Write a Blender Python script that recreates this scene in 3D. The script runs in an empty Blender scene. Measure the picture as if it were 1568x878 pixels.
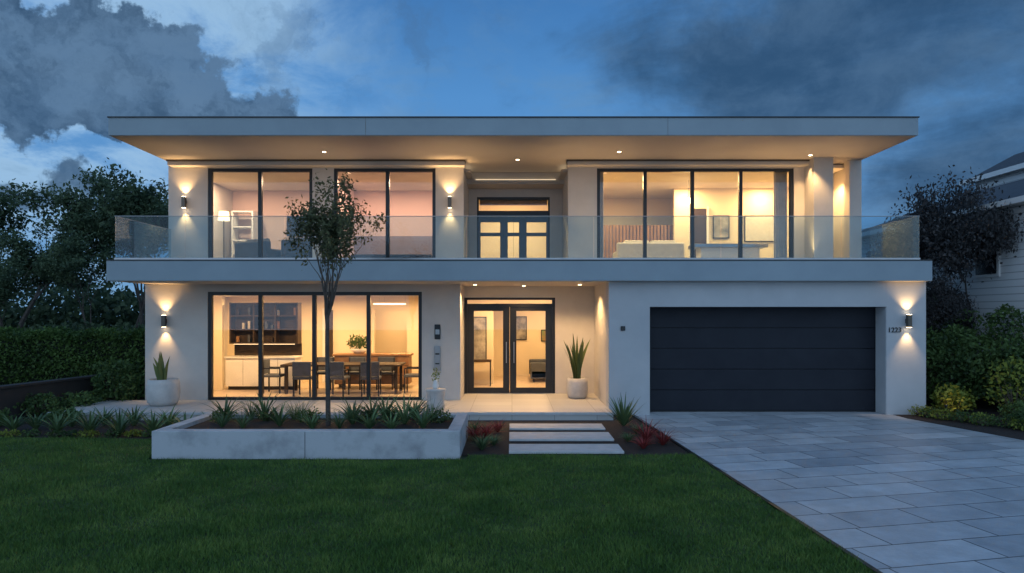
import bpy, bmesh, math, random
import numpy as np
from mathutils import Vector, Matrix
R=math.radians
rng=np.random.default_rng(7); random.seed(7)
scene=bpy.context.scene
scene.view_settings.view_transform='Standard'
try: scene.view_settings.look='None'
except: pass
scene.view_settings.exposure=0

# ------------------------------------------------------------ helpers
def link(o,parent=None):
    scene.collection.objects.link(o)
    if parent is not None: o.parent=parent
    return o
def empty(name,loc=(0,0,0),rz=0):
    e=bpy.data.objects.new(name,None); e.empty_display_size=.2
    e.location=loc; e.rotation_euler=(0,0,rz); return link(e)
def box(name,x0,x1,y0,y1,z0,z1,mat,parent=None,bev=0.0,seg=2):
    vs=[(x,y,z) for z in (z0,z1) for y in (y0,y1) for x in (x0,x1)]
    fs=[(0,2,3,1),(4,5,7,6),(0,1,5,4),(2,6,7,3),(0,4,6,2),(1,3,7,5)]
    me=bpy.data.meshes.new(name); me.from_pydata(vs,[],fs); me.materials.append(mat)
    o=bpy.data.objects.new(name,me); link(o,parent)
    if bev>0:
        m=o.modifiers.new('b','BEVEL'); m.width=bev; m.segments=seg
    return o
def poly(name,pts,z,mat,parent=None):
    me=bpy.data.meshes.new(name); me.from_pydata([(p[0],p[1],z) for p in pts],[],[list(range(len(pts)))])
    me.materials.append(mat); return link(bpy.data.objects.new(name,me),parent)
def rawmesh(name,vs,fs,mats,parent=None,smooth=False,midx=None):
    me=bpy.data.meshes.new(name); me.from_pydata(vs,[],fs)
    for m in (mats if isinstance(mats,(list,tuple)) else [mats]): me.materials.append(m)
    if smooth: me.polygons.foreach_set('use_smooth',[True]*len(fs))
    if midx is not None: me.polygons.foreach_set('material_index',midx)
    me.update(); return link(bpy.data.objects.new(name,me),parent)
def npmesh(name,V,k,mat):
    n=len(V)//k
    me=bpy.data.meshes.new(name)
    me.vertices.add(len(V)); me.vertices.foreach_set('co',V.astype(np.float32).ravel())
    me.loops.add(len(V)); me.loops.foreach_set('vertex_index',np.arange(len(V),dtype=np.int32))
    me.polygons.add(n); me.polygons.foreach_set('loop_start',np.arange(0,len(V),k,dtype=np.int32))
    try: me.polygons.foreach_set('loop_total',np.full(n,k,dtype=np.int32))
    except: pass
    me.materials.append(mat); me.update(calc_edges=True); me.validate(); return me
def leafV(P,size,aspect=.5,up=0.3):
    n=len(P)
    d=rng.normal(size=(n,3)); d[:,2]+=-up; d/=np.linalg.norm(d,axis=1)[:,None]
    w=np.cross(d,rng.normal(size=(n,3))); w/=np.linalg.norm(w,axis=1)[:,None]+1e-9
    s=size*rng.uniform(.6,1.3,size=(n,1))
    V=np.empty((n,4,3)); V[:,0]=P; V[:,1]=P+d*s*.45+w*s*aspect*.5; V[:,2]=P+d*s; V[:,3]=P+d*s*.45-w*s*aspect*.5
    return V.reshape(-1,3)
def lathe(name,prof,mat,parent=None,n=32,loc=(0,0,0)):
    vs=[];fs=[]
    for r,z in prof:
        for i in range(n):
            a=2*math.pi*i/n; vs.append((r*math.cos(a)+loc[0],r*math.sin(a)+loc[1],z+loc[2]))
    for j in range(len(prof)-1):
        for i in range(n):
            k=(i+1)%n; fs.append((j*n+i,j*n+k,(j+1)*n+k,(j+1)*n+i))
    fs.append(list(range(n))[::-1]); fs.append([(len(prof)-1)*n+i for i in range(n)])
    return rawmesh(name,vs,fs,mat,parent,True)
def tubes(segs,n=6):
    vs=[];fs=[]
    for a,b,ra,rb in segs:
        a=Vector(a);b=Vector(b); d=(b-a)
        if d.length<1e-6: continue
        d.normalize(); u=d.orthogonal().normalized(); v=d.cross(u); s=len(vs)
        for c,r in ((a,ra),(b,rb)):
            for i in range(n):
                t=2*math.pi*i/n; vs.append(tuple(c+u*r*math.cos(t)+v*r*math.sin(t)))
        for i in range(n):
            k=(i+1)%n; fs.append((s+i,s+k,s+n+k,s+n+i))
    return vs,fs

# ------------------------------------------------------------ materials
def newmat(name):
    m=bpy.data.materials.new(name); m.use_nodes=True; nt=m.node_tree; nt.nodes.clear()
    out=nt.nodes.new('ShaderNodeOutputMaterial'); return m,nt,out
def pbr(name,c1,c2=None,scale=3,rough=.6,metal=0,bump=0,bscale=60,detail=6,spec=.5,lo=.32,hi=.68):
    m,nt,out=newmat(name); N=nt.nodes.new; L=nt.links.new
    b=N('ShaderNodeBsdfPrincipled'); L(b.outputs[0],out.inputs[0])
    b.inputs['Roughness'].default_value=rough; b.inputs['Metallic'].default_value=metal
    b.inputs['Specular IOR Level'].default_value=spec
    g=N('ShaderNodeNewGeometry')
    c2=c2 or tuple(x*.82 for x in c1)
    no=N('ShaderNodeTexNoise'); no.inputs['Scale'].default_value=scale; no.inputs['Detail'].default_value=detail
    no.inputs['Roughness'].default_value=.62
    L(g.outputs['Position'],no.inputs['Vector'])
    cr=N('ShaderNodeValToRGB'); cr.color_ramp.elements[0].position=lo; cr.color_ramp.elements[1].position=hi
    cr.color_ramp.elements[0].color=(*c2,1); cr.color_ramp.elements[1].color=(*c1,1)
    L(no.outputs['Fac'],cr.inputs[0]); L(cr.outputs[0],b.inputs['Base Color'])
    if bump>0:
        n2=N('ShaderNodeTexNoise'); n2.inputs['Scale'].default_value=bscale; n2.inputs['Detail'].default_value=4
        L(g.outputs['Position'],n2.inputs['Vector'])
        bp=N('ShaderNodeBump'); bp.inputs['Strength'].default_value=bump; bp.inputs['Distance'].default_value=.01
        L(n2.outputs['Fac'],bp.inputs['Height']); L(bp.outputs[0],b.inputs['Normal'])
    return m
def leafmat(name,ca,cb,tr=.3,rough=.6):
    m,nt,out=newmat(name); N=nt.nodes.new; L=nt.links.new
    g=N('ShaderNodeNewGeometry'); cr=N('ShaderNodeValToRGB')
    cr.color_ramp.elements[0].color=(*ca,1); cr.color_ramp.elements[1].color=(*cb,1)
    no=N('ShaderNodeTexNoise'); no.inputs['Scale'].default_value=1.3; L(g.outputs['Position'],no.inputs['Vector'])
    a=N('ShaderNodeMath'); a.operation='MULTIPLY_ADD'; a.inputs[1].default_value=.5; L(g.outputs['Random Per Island'],a.inputs[0])
    s=N('ShaderNodeMath'); s.operation='MULTIPLY_ADD'; s.inputs[1].default_value=1.6; s.inputs[2].default_value=-.55; L(no.outputs['Fac'],s.inputs[0]); L(s.outputs[0],a.inputs[2])
    L(a.outputs[0],cr.inputs[0])
    b=N('ShaderNodeBsdfPrincipled'); b.inputs['Roughness'].default_value=rough; b.inputs['Specular IOR Level'].default_value=.25
    L(cr.outputs[0],b.inputs['Base Color'])
    t=N('ShaderNodeBsdfTranslucent'); L(cr.outputs[0],t.inputs[0])
    mx=N('ShaderNodeMixShader'); mx.inputs[0].default_value=tr; L(b.outputs[0],mx.inputs[1]); L(t.outputs[0],mx.inputs[2]); L(mx.outputs[0],out.inputs[0])
    return m
def glassmat(name,tint,refl,mn=.0):
    m,nt,out=newmat(name); N=nt.nodes.new; L=nt.links.new
    t=N('ShaderNodeBsdfTransparent'); t.inputs[0].default_value=(*tint,1)
    gl=N('ShaderNodeBsdfGlossy'); gl.inputs['Roughness'].default_value=.0; gl.inputs[0].default_value=(.9,.95,1,1)
    f=N('ShaderNodeFresnel'); f.inputs[0].default_value=1.5
    a=N('ShaderNodeMath'); a.operation='MULTIPLY_ADD'; a.inputs[1].default_value=refl; a.inputs[2].default_value=mn; a.use_clamp=True
    L(f.outputs[0],a.inputs[0]); mx=N('ShaderNodeMixShader'); L(a.outputs[0],mx.inputs[0]); L(t.outputs[0],mx.inputs[1]); L(gl.outputs[0],mx.inputs[2]); L(mx.outputs[0],out.inputs[0])
    return m
def emit(name,c,s):
    m,nt,out=newmat(name); e=nt.nodes.new('ShaderNodeEmission'); e.inputs[0].default_value=(*c,1); e.inputs[1].default_value=s
    nt.links.new(e.outputs[0],out.inputs[0]); return m

stucco=pbr('stucco_cream',(.54,.50,.455),(.46,.425,.39),1.3,.85,bump=.25,bscale=110)
stucco_w=pbr('stucco_white',(.43,.44,.45),(.37,.38,.395),1.1,.85,bump=.25,bscale=110)
fascia=pbr('fascia_render',(.265,.320,.355),(.225,.275,.31),.9,.7,bump=.1,bscale=80)
soffit=pbr('soffit_paint',(.48,.43,.38),(.44,.39,.345),.8,.7)
metal=pbr('dark_aluminium',(.018,.019,.021),(.013,.014,.016),4,.35,.3)
metal_b=pbr('bronze_metal',(.12,.10,.08),(.09,.075,.06),4,.35,.6)
steel=pbr('steel_trim',(.35,.35,.36),None,4,.3,.9)
garage=pbr('garage_door_paint',(.015,.018,.026),(.010,.012,.019),2.2,.55,bump=.05,bscale=200,spec=.25)
concrete=pbr('planter_concrete',(.41,.43,.45),(.27,.285,.30),2.6,.8,bump=.4,bscale=40,detail=10,lo=.33,hi=.55)
stone_tread=pbr('pale_stone',(.50,.50,.50),(.40,.405,.41),5,.7,bump=.2,bscale=50)
mulch=pbr('bark_mulch',(.030,.016,.012),(.008,.006,.005),22,.95,bump=1,bscale=45)
soil=pbr('ground_soil',(.03,.045,.02),(.015,.025,.012),1.5,.95,bump=.8,bscale=25)
wood=pbr('oak_wood',(.30,.15,.06),(.20,.10,.04),6,.5)
woodfloor=pbr('interior_floor',(.50,.40,.30),(.44,.35,.26),3,.35)
intwall=pbr('interior_wall',(.72,.62,.46),(.68,.58,.42),.7,.8)
intskypink=pbr('interior_sky_reflection_peach',(.60,.45,.39),(.56,.42,.37),.7,.8)  # peach wall colour stands in for evening sky reflected in the upper-left windows
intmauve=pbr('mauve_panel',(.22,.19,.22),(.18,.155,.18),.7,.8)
ceilm=pbr('ceiling_paint',(.72,.65,.54),None,.6,.85)
white=pbr('white_lacquer',(.72,.70,.67),(.66,.645,.62),3,.4)
darkwood=pbr('dark_cabinet',(.055,.036,.024),(.035,.024,.017),6,.6,spec=.2)
fabric=pbr('grey_fabric',(.085,.095,.12),(.06,.068,.085),9,.9,bump=.3,bscale=200)
fabric_w=pbr('pale_fabric',(.6,.57,.52),None,9,.9,bump=.3,bscale=200)
black=pbr('screen_black',(.012,.013,.016),None,3,.15)
bluepaint=pbr('door_blue_grey',(.055,.080,.11),(.045,.065,.09),3,.4)
bark=pbr('tree_bark',(.10,.08,.065),(.055,.043,.035),12,.9,bump=.8,bscale=60)
ceram=pbr('ceramic_pot',(.52,.49,.46),(.40,.38,.36),5,.6,bump=.15,bscale=60)
fence_m=pbr('dark_retaining_wall',(.030,.024,.022),(.018,.015,.014),2.5,.8,bump=.5,bscale=20)
roofm=pbr('roof_shingle',(.075,.075,.082),(.045,.045,.05),8,.8,bump=.5,bscale=20)
artm=pbr('art_canvas',(.35,.14,.04),(.04,.22,.12),4,.6)
artg=pbr('art_canvas_grey',(.4,.38,.34),(.08,.08,.09),3,.6)
glass=glassmat('window_glass',(.95,.95,.95),.8)
glass_b=glassmat('balustrade_glass',(.78,.875,.91),.42,.0)
leaf_bg=leafmat('leaf_dark',(.022,.044,.026),(.120,.165,.080))
leaf_hedge=leafmat('leaf_hedge',(.022,.050,.014),(.10,.17,.038))
leaf_tree=leafmat('leaf_olive',(.035,.045,.022),(.14,.145,.065))
leaf_pur=leafmat('leaf_purple_dark',(.022,.026,.028),(.095,.088,.088))
leaf_shrub=leafmat('leaf_shrub',(.022,.048,.018),(.11,.18,.05))
leaf_lime=leafmat('leaf_lime',(.10,.13,.02),(.26,.30,.05))
blade_g=leafmat('strap_green',(.028,.062,.032),(.15,.23,.09),.15,.45)
blade_s=leafmat('strap_snake',(.035,.07,.03),(.16,.19,.06),.15,.4)
blade_r=leafmat('strap_red',(.13,.022,.022),(.38,.065,.06),.2,.5)
def add_grass():
    m,nt,out=newmat('grass_blades'); N=nt.nodes.new; L=nt.links.new
    g=N('ShaderNodeNewGeometry')
    n1=N('ShaderNodeTexNoise'); n1.inputs['Scale'].default_value=1.1; n1.inputs['Detail'].default_value=8; n1.inputs['Roughness'].default_value=.75; L(g.outputs['Position'],n1.inputs['Vector'])
    a=N('ShaderNodeMath'); a.operation='MULTIPLY_ADD'; a.inputs[1].default_value=.5; L(g.outputs['Random Per Island'],a.inputs[0])
    s=N('ShaderNodeMath'); s.operation='MULTIPLY_ADD'; s.inputs[1].default_value=2.1; s.inputs[2].default_value=-.78; L(n1.outputs['Fac'],s.inputs[0]); L(s.outputs[0],a.inputs[2])
    cr=N('ShaderNodeValToRGB'); e=cr.color_ramp.elements; e[0].color=(.028,.070,.014,1); e[1].color=(.18,.25,.055,1)
    x=e.new(.5); x.color=(.068,.14,.026,1); L(a.outputs[0],cr.inputs[0])
    b=N('ShaderNodeBsdfPrincipled'); b.inputs['Roughness'].default_value=.55; b.inputs['Specular IOR Level'].default_value=.2; L(cr.outputs[0],b.inputs['Base Color'])
    L(b.outputs[0],out.inputs[0]); return m
grassm=add_grass()
def paver_mat():
    m,nt,out=newmat('driveway_pavers'); N=nt.nodes.new; L=nt.links.new
    g=N('ShaderNodeNewGeometry'); mp=N('ShaderNodeMapping'); mp.inputs['Rotation'].default_value=(0,0,R(-12)); L(g.outputs['Position'],mp.inputs[0])
    br=N('ShaderNodeTexBrick'); br.inputs['Scale'].default_value=1; br.inputs['Brick Width'].default_value=1.25; br.inputs['Row Height'].default_value=.52
    br.inputs['Mortar Size'].default_value=.009; br.inputs['Mortar Smooth'].default_value=.2; br.offset=.37; br.squash=.72; br.squash_frequency=3; br.inputs['Bias'].default_value=0
    br.inputs['Color1'].default_value=(.31,.33,.355,1); br.inputs['Color2'].default_value=(.48,.495,.51,1); br.inputs['Mortar'].default_value=(.10,.105,.11,1)
    L(mp.outputs[0],br.inputs['Vector'])
    n=N('ShaderNodeTexNoise'); n.inputs['Scale'].default_value=2.2; n.inputs['Detail'].default_value=9; n.inputs['Roughness'].default_value=.7; L(g.outputs['Position'],n.inputs['Vector'])
    mr=N('ShaderNodeMapRange'); mr.inputs['From Min'].default_value=.3; mr.inputs['From Max'].default_value=.7; mr.inputs['To Min'].default_value=.74; mr.inputs['To Max'].default_value=1.15; L(n.outputs['Fac'],mr.inputs[0])
    mu=N('ShaderNodeMix'); mu.data_type='RGBA'; mu.blend_type='MULTIPLY'; mu.inputs[0].default_value=1; L(br.outputs['Color'],mu.inputs[6]); L(mr.outputs[0],mu.inputs[7])
    b=N('ShaderNodeBsdfPrincipled'); L(mu.outputs[2],b.inputs['Base Color'])
    rr=N('ShaderNodeMapRange'); rr.inputs['To Min'].default_value=.25; rr.inputs['To Max'].default_value=.65; L(n.outputs['Fac'],rr.inputs[0]); L(rr.outputs[0],b.inputs['Roughness'])
    bp=N('ShaderNodeBump'); bp.inputs['Strength'].default_value=.6; bp.inputs['Distance'].default_value=.012
    h=N('ShaderNodeMath'); h.operation='MULTIPLY_ADD'; h.inputs[1].default_value=-1; L(br.outputs['Fac'],h.inputs[0])
    n3=N('ShaderNodeTexNoise'); n3.inputs['Scale'].default_value=25; n3.inputs['Detail'].default_value=5; L(g.outputs['Position'],n3.inputs['Vector'])
    k=N('ShaderNodeMath'); k.operation='MULTIPLY'; k.inputs[1].default_value=.35; L(n3.outputs['Fac'],k.inputs[0]); L(k.outputs[0],h.inputs[2])
    L(h.outputs[0],bp.inputs['Height']); L(bp.outputs[0],b.inputs['Normal']); L(b.outputs[0],out.inputs[0]); return m
paver=paver_mat()
def tile_mat(name,c1,c2,mort,w,h,rough=.5):
    m,nt,out=newmat(name); N=nt.nodes.new; L=nt.links.new
    g=N('ShaderNodeNewGeometry'); br=N('ShaderNodeTexBrick'); br.offset=0
    br.inputs['Scale'].default_value=1; br.inputs['Brick Width'].default_value=w; br.inputs['Row Height'].default_value=h; br.inputs['Mortar Size'].default_value=.006
    br.inputs['Color1'].default_value=(*c1,1); br.inputs['Color2'].default_value=(*c2,1); br.inputs['Mortar'].default_value=(*mort,1); L(g.outputs['Position'],br.inputs['Vector'])
    b=N('ShaderNodeBsdfPrincipled'); b.inputs['Roughness'].default_value=rough; L(br.outputs['Color'],b.inputs['Base Color']); L(b.outputs[0],out.inputs[0]); return m
patiom=tile_mat('patio_tile',(.40,.385,.37),(.46,.445,.425),(.22,.21,.20),.9,.6)
def siding_mat():
    m,nt,out=newmat('white_siding'); N=nt.nodes.new; L=nt.links.new
    g=N('ShaderNodeNewGeometry'); s=N('ShaderNodeSeparateXYZ'); L(g.outputs['Position'],s.inputs[0])
    f=N('ShaderNodeMath'); f.operation='MULTIPLY'; f.inputs[1].default_value=5.5; L(s.outputs[2],f.inputs[0])
    fr=N('ShaderNodeMath'); fr.operation='FRACT'; L(f.outputs[0],fr.inputs[0])
    cr=N('ShaderNodeValToRGB'); cr.color_ramp.elements[0].color=(.25,.26,.27,1); cr.color_ramp.elements[1].position=.15; cr.color_ramp.elements[1].color=(.80,.81,.82,1); L(fr.outputs[0],cr.inputs[0])
    b=N('ShaderNodeBsdfPrincipled'); b.inputs['Roughness'].default_value=.6; L(cr.outputs[0],b.inputs['Base Color'])
    bp=N('ShaderNodeBump'); bp.inputs['Distance'].default_value=.02; L(fr.outputs[0],bp.inputs['Height']); L(bp.outputs[0],b.inputs['Normal']); L(b.outputs[0],out.inputs[0]); return m
siding=siding_mat()
bulb=emit('warm_bulb',(1,.76,.46),20)
cove=emit('cove_strip',(1,.66,.34),4)
WARM=(1,.61,.26)

# ------------------------------------------------------------ lights
def spot(name,loc,target,power,size=80,blend=.7,parent=None,rad=.03,col=WARM):
    l=bpy.data.lights.new(name,'SPOT'); l.energy=power; l.color=col; l.spot_size=R(size); l.spot_blend=blend; l.shadow_soft_size=rad
    o=bpy.data.objects.new(name,l); o.location=loc; o.rotation_euler=(Vector(target)-Vector(loc)).to_track_quat('-Z','Y').to_euler(); return link(o,parent)
def disk(name,loc,power,size=.25,parent=None,col=WARM):
    l=bpy.data.lights.new(name,'AREA'); l.shape='DISK'; l.size=size; l.energy=power; l.color=col
    o=bpy.data.objects.new(name,l); o.location=loc; return link(o,parent)
def downlight(x,y,z,power,parent,size=95):
    lathe('recessed_downlight',[(.055,z-.012),(.055,z-.002),(.03,z-.002)],steel,parent,16,(x,y,0))
    lathe('downlight_bulb',[(.042,z-.016),(.04,z-.013)],bulb,parent,16,(x,y,0))
    spot('downlight_beam',(x,y,z-.03),(x,y,0),power,size,.6,parent)
def sconce(x,y,z,up=55,dn=38):
    e=empty('wall_sconce',(x,y,z))
    box('lamp_body',-.045,.045,-.14,-.05,-.14,.14,metal_b,e,.006)
    box('wall_bracket',-.03,.03,-.05,0,-.05,.05,metal,e)
    box('upper_lens',-.035,.035,-.13,-.06,.1402,.145,bulb,e)
    box('lower_lens',-.035,.035,-.13,-.06,-.145,-.1402,bulb,e)
    spot('up_beam',(0,-.10,.16),(0,-.06,1.0),up,95,.9,e,.02)
    spot('down_beam',(0,-.10,-.16),(0,-.02,-1.0),dn,75,.9,e,.02)

# ------------------------------------------------------------ ground
gd=poly('ground',[(-250,-60),(250,-60),(250,400),(-250,400)],-.03,soil)
lawn_pts=[(-40,-12),(3.75,-12),(3.2,5.9),(2.93,10.86),(-.7,10.86),(-.7,10.5),(-5.66,10.5),(-5.66,12.2),(-10.9,12.5),(-40,12.5)]
poly('lawn_base',lawn_pts,-.010,pbr('turf',(.022,.05,.012),(.014,.034,.008),3,.95,bump=1,bscale=60))
poly('mulch_bed',[(-12,12.2),(-5.7,12.2),(-5.7,10.9),(3.4,10.86),(3.0,15.2),(-12,17.5)],-.014,mulch)
poly('driveway',[(2.69,15.7),(3.2,5.9),(3.75,-12),(14.5,-12),(10.9,5.9),(9.35,10.9),(8.45,14.6),(8.45,15.7)],.0,paver)
poly('mulch_bed',[(8.40,15.2),(9.36,10.9),(10.95,5.9),(26,5.9),(26,17),(8.40,17)],-.006,mulch)
rawmesh('driveway_edging',[(2.64,15.1,-.02),(2.69,15.1,-.02),(3.2,5.9,-.02),(3.75,-12,-.02),(3.70,-12,-.02),(3.15,5.9,-.02),
 (2.64,15.1,.012),(2.69,15.1,.012),(3.2,5.9,.012),(3.75,-12,.012),(3.70,-12,.012),(3.15,5.9,.012)],[(6,7,8,11),(11,8,9,10),(0,6,11,5),(5,11,10,4)],metal)
def inpoly(P,poly):
    x,y=P[:,0],P[:,1]; ins=np.zeros(len(P),bool); n=len(poly); j=n-1
    for i in range(n):
        xi,yi=poly[i]; xj,yj=poly[j]
        c=((yi>y)!=(yj>y))&(x<(xj-xi)*(y-yi)/(yj-yi+1e-12)+xi); ins^=c; j=i
    return ins
n=560000
Y=4.6+ (12.5-4.6)*rng.random(n)**1.15; X=rng.uniform(-1,1,n)*(.80*Y+.9)
P=np.stack([X,Y,np.full(n,-.012)],1); gp=[(p[0]-(.05 if p[0]>2 else 0),p[1]) for p in lawn_pts]
P=P[inpoly(P,gp)]; n=len(P)
lean=rng.normal(size=(n,3))*.45; lean[:,2]=1; h=rng.uniform(.025,.055,(n,1))*(1+.35*np.sin(P[:,0:1]*3.1+np.sin(P[:,1:2]*2.3)*2)*np.sin(P[:,1:2]*3.7)); side=rng.normal(size=(n,3)); side[:,2]=0; side/=np.linalg.norm(side,axis=1)[:,None]
wd=rng.uniform(.0025,.005,(n,1))
V=np.empty((n,3,3)); V[:,0]=P-side*wd; V[:,1]=P+side*wd; V[:,2]=P+lean*h
link(bpy.data.objects.new('lawn_grass',npmesh('lawn_grass',V.reshape(-1,3),3,grassm)))

# ------------------------------------------------------------ house
H=empty('modern_house')
def B(n,x0,x1,y0,y1,z0,z1,m,bev=0): return box(n,x0,x1,y0,y1,z0,z1,m,H,bev)
XL,XR=-8.87,9.19
FZ=.15
B('patio_slab',-9.8,2.145,14.44,16.49,-.02,.15,patiom)
B('patio_step_lip',-9.83,2.14,14.42,14.47,.10,.156,stone_tread)
B('porch_floor',-1.245,2.145,16.492,17.9,-.02,.15,patiom)
B('ground_floor_slab',-8.86,2.2,17.9,24,-.02,.148,woodfloor)
B('ground_floor_slab_front',-8.86,-1.25,16.5,17.9,-.02,.1485,woodfloor)
B('wall_lower_left',XL,-7.36,16.5,16.7,0.151,2.96,stucco)
B('wall_lower_mid',-2.18,-1.25,16.5,16.7,.151,2.96,stucco)
B('wall_lower_header',-7.36,-2.18,16.502,16.7,2.77,2.96,stucco)
B('wall_side_left',XL,-8.67,16.7,24,0,2.96,stucco)
B('wall_porch_return',-1.45,-1.25,16.7,18.0,.151,2.96,stucco)
B('wall_door_right',1.13,2.15,17.84,18.04,.151,2.96,stucco)
B('wall_door_header',-1.25,1.13,17.842,18.04,2.66,2.96,stucco)
B('wall_living_hall',-1.45,-1.30,18.0,23,.15,2.9,intwall)
B('wall_back_lower',-8.67,9.1,23,23.2,0,2.95,intwall)
B('garage_wall_left',2.15,3.06,15.15,15.6,0,2.96,stucco_w)
B('garage_wall_right',8.31,XR,15.15,15.6,0,2.96,stucco_w)
B('garage_wall_header',3.06,8.31,15.152,15.6,2.395,2.96,stucco_w)
B('garage_side_left',2.15,2.35,15.6,24,0,2.96,stucco)
B('garage_side_right',8.99,XR,15.6,24,0,2.96,stucco_w)
B('garage_reveal',8.30,8.308,15.16,15.58,0,2.39,stucco_w)
for i in range(5):
    z0=.03+i*.474; B('garage_door_panel',3.05,8.30,15.6,15.65,z0,z0+.462,garage,.008)
B('garage_door_back',3.0,8.4,15.652,15.7,0,2.5,metal)
B('garage_seal',3.06,8.3,15.58,15.66,0.001,.03,metal)
B('garage_top_trim',3.06,8.31,15.57,15.6,2.375,2.394,metal)
B('balcony_slab',XL-.003,XR+.004,14.93,24,2.963,3.40,fascia)
B('balcony_soffit',XL+.05,XR-.05,14.98,17.9,2.956,2.962,soffit)
B('balcony_metal_trim',XL-.006,XR+.008,14.92,15.0,3.40,3.425,metal)
B('balcony_deck',XL+.05,XR-.05,15.0,19.5,3.401,3.41,patiom)
U=3.41; T=6.13
B('upper_wall_a',-8.81,-7.80,17.5,17.7,U,T,stucco)
B('upper_wall_b',-5.12,-4.57,17.5,17.7,U,T,stucco)
B('upper_wall_c',-1.96,-1.24,17.5,17.7,U,T,stucco)
B('upper_header_a',-7.80,-5.12,17.502,17.7,5.97,T,stucco)
B('upper_header_b',-4.57,-1.96,17.502,17.7,5.97,T,stucco)
B('upper_header_band',-8.70,-1.20,17.22,17.498,5.99,6.085,stucco,.004)
B('header_band_flashing',-8.72,-1.18,17.20,17.499,6.086,6.127,metal_b)
B('upper_wall_d',1.44,2.18,17.5,17.7,U,T,stucco)
B('upper_header_c',2.18,7.23,17.502,17.7,5.97,T,stucco)
B('upper_header_band',1.40,7.5,17.22,17.498,6.0,6.085,stucco,.004)
B('header_band_flashing',1.38,7.5,17.20,17.499,6.086,6.127,metal_b)
B('upper_wall_e',7.23,7.64,17.5,17.7,U,T,stucco)
B('upper_pier',7.50,7.98,16.95,17.499,U,T,stucco)
B('upper_pier_back',7.64,7.98,17.499,18.6,U,T,stucco)
B('upper_fin',8.56,8.86,17.3,17.6,U,T,stucco)
B('upper_niche_back',7.98,8.86,18.6,18.8,U,T,stucco)
B('upper_niche_side',8.74,8.86,17.6,18.6,U,T,stucco)
B('upper_side_left',-8.81,-8.61,17.7,24,U,T,stucco)
B('upper_side_right',8.66,8.86,18.8,24,U,T,stucco)
B('recess_left',-1.44,-1.24,17.7,19.5,U,T,stucco)
B('recess_right',1.44,1.64,17.7,19.5,U,T,stucco)
B('recess_back_left',-1.44,-1.0,19.5,19.7,U,T,stucco)
B('recess_back_right',1.08,1.64,19.5,19.7,U,T,stucco)
B('recess_back_header',-1.0,1.08,19.502,19.7,5.57,T,stucco)
B('recess_drop_soffit',-1.238,1.438,18.75,19.498,5.80,6.12,soffit)
B('recess_cove_lip',-1.10,1.30,18.68,18.748,5.84,5.90,soffit)
B('recess_side_cove_l',-1.238,-1.08,17.72,18.747,5.93,5.99,soffit)
B('recess_side_cove_r',1.28,1.438,17.72,18.747,5.93,5.99,soffit)
cove2=emit('cove_strip_soft',(1,.78,.5),1.6)
B('cove_light_strip',-1.0,1.2,18.70,18.745,5.905,5.915,cove2)
B('cove_light_strip',-1.22,-1.12,17.8,18.6,5.995,6.0,cove2)
B('cove_light_strip',1.32,1.42,17.8,18.6,5.995,6.0,cove2)
B('upper_back_wall',-8.61,8.66,22.5,22.7,U,T,intwall)
B('upper_part_left',-1.60,-1.445,17.7,22.5,U,T,intwall)
B('upper_part_right',1.645,1.80,17.7,22.5,U,T,intwall)
B('roof_slab',-8.81,8.87,14.9,24.3,6.137,6.52,fascia)
B('roof_soffit',-8.79,8.85,14.93,24.2,6.130,6.136,soffit)
B('roof_flashing',-8.83,8.89,14.88,24.3,6.52,6.545,metal)
for x in (-3.2,3.4): B('fascia_joint',x,x+.006,14.896,14.9,6.14,6.52,metal_b)
def window(name,x0,x1,z0,z1,y,mull,fw=.065,thick=(),m=metal):
    w=empty(name,(0,0,0)); w.parent=H
    box('frame_top',x0,x1,y-.05,y+.05,z1-fw,z1,m,w); box('frame_sill',x0,x1,y-.05,y+.05,z0,z0+fw*.8,m,w)
    box('frame_left',x0,x0+fw,y-.052,y+.052,z0,z1,m,w); box('frame_right',x1-fw,x1,y-.052,y+.052,z0,z1,m,w)
    for k in mull: box('mullion',k-fw*.55,k+fw*.55,y-.048,y+.048,z0+fw*.8,z1-fw,m,w)
    box('glass_pane',x0+fw*.9,x1-fw*.9,y-.004,y+.004,z0+fw*.7,z1-fw*.9,glass,w)
    return w
f=16.6/1045
window('living_window',-7.36,-2.18,.151,2.77,16.58,[(400-784)*f,(482-784)*f,(565-784)*f],.085)
window('upper_window_a',-7.80,-5.12,U,5.97,17.58,[-6.48],.085)
window('upper_window_b',-4.57,-1.96,U,5.97,17.58,[-3.20],.085)
window('upper_window_c',2.18,7.23,U,5.97,17.58,[3.42,4.64,5.88],.08)
D=empty('front_double_door'); D.parent=H
y=17.93
box('frame_top',-1.25,1.13,y-.07,y+.05,2.60,2.66,metal,D); box('transom_bar',-1.25,1.13,y-.06,y+.05,2.42,2.50,metal,D)
box('transom_glass',-1.18,1.06,y-.004,y+.004,2.5,2.6,glass,D)
for a,b in ((-1.248,-1.17),(1.05,1.128)): box('jamb',a,b,y-.072,y+.05,.151,2.598,metal,D)
for a,b in ((-1.17,-.065),(-.055,1.05)):
    box('leaf_stile',a,a+.17,y-.03,y+.03,.155,2.42,metal,D); box('leaf_stile',b-.17,b,y-.03,y+.03,.155,2.42,metal,D)
    box('leaf_rail',a+.17,b-.17,y-.03,y+.03,2.31,2.42,metal,D); box('leaf_rail',a+.17,b-.17,y-.03,y+.03,.155,.30,metal,D)
    box('leaf_glass',a+.16,b-.16,y-.004,y+.004,.29,2.32,glass,D)
for x in (-.16,.04): box('pull_handle',x,x+.025,y-.10,y-.075,.95,1.5,steel,D,.005)
for x in (-.16,.04):
    for z in (1.0,1.43): box('handle_post',x+.004,x+.02,y-.075,y-.03,z,z+.02,steel,D)
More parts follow.
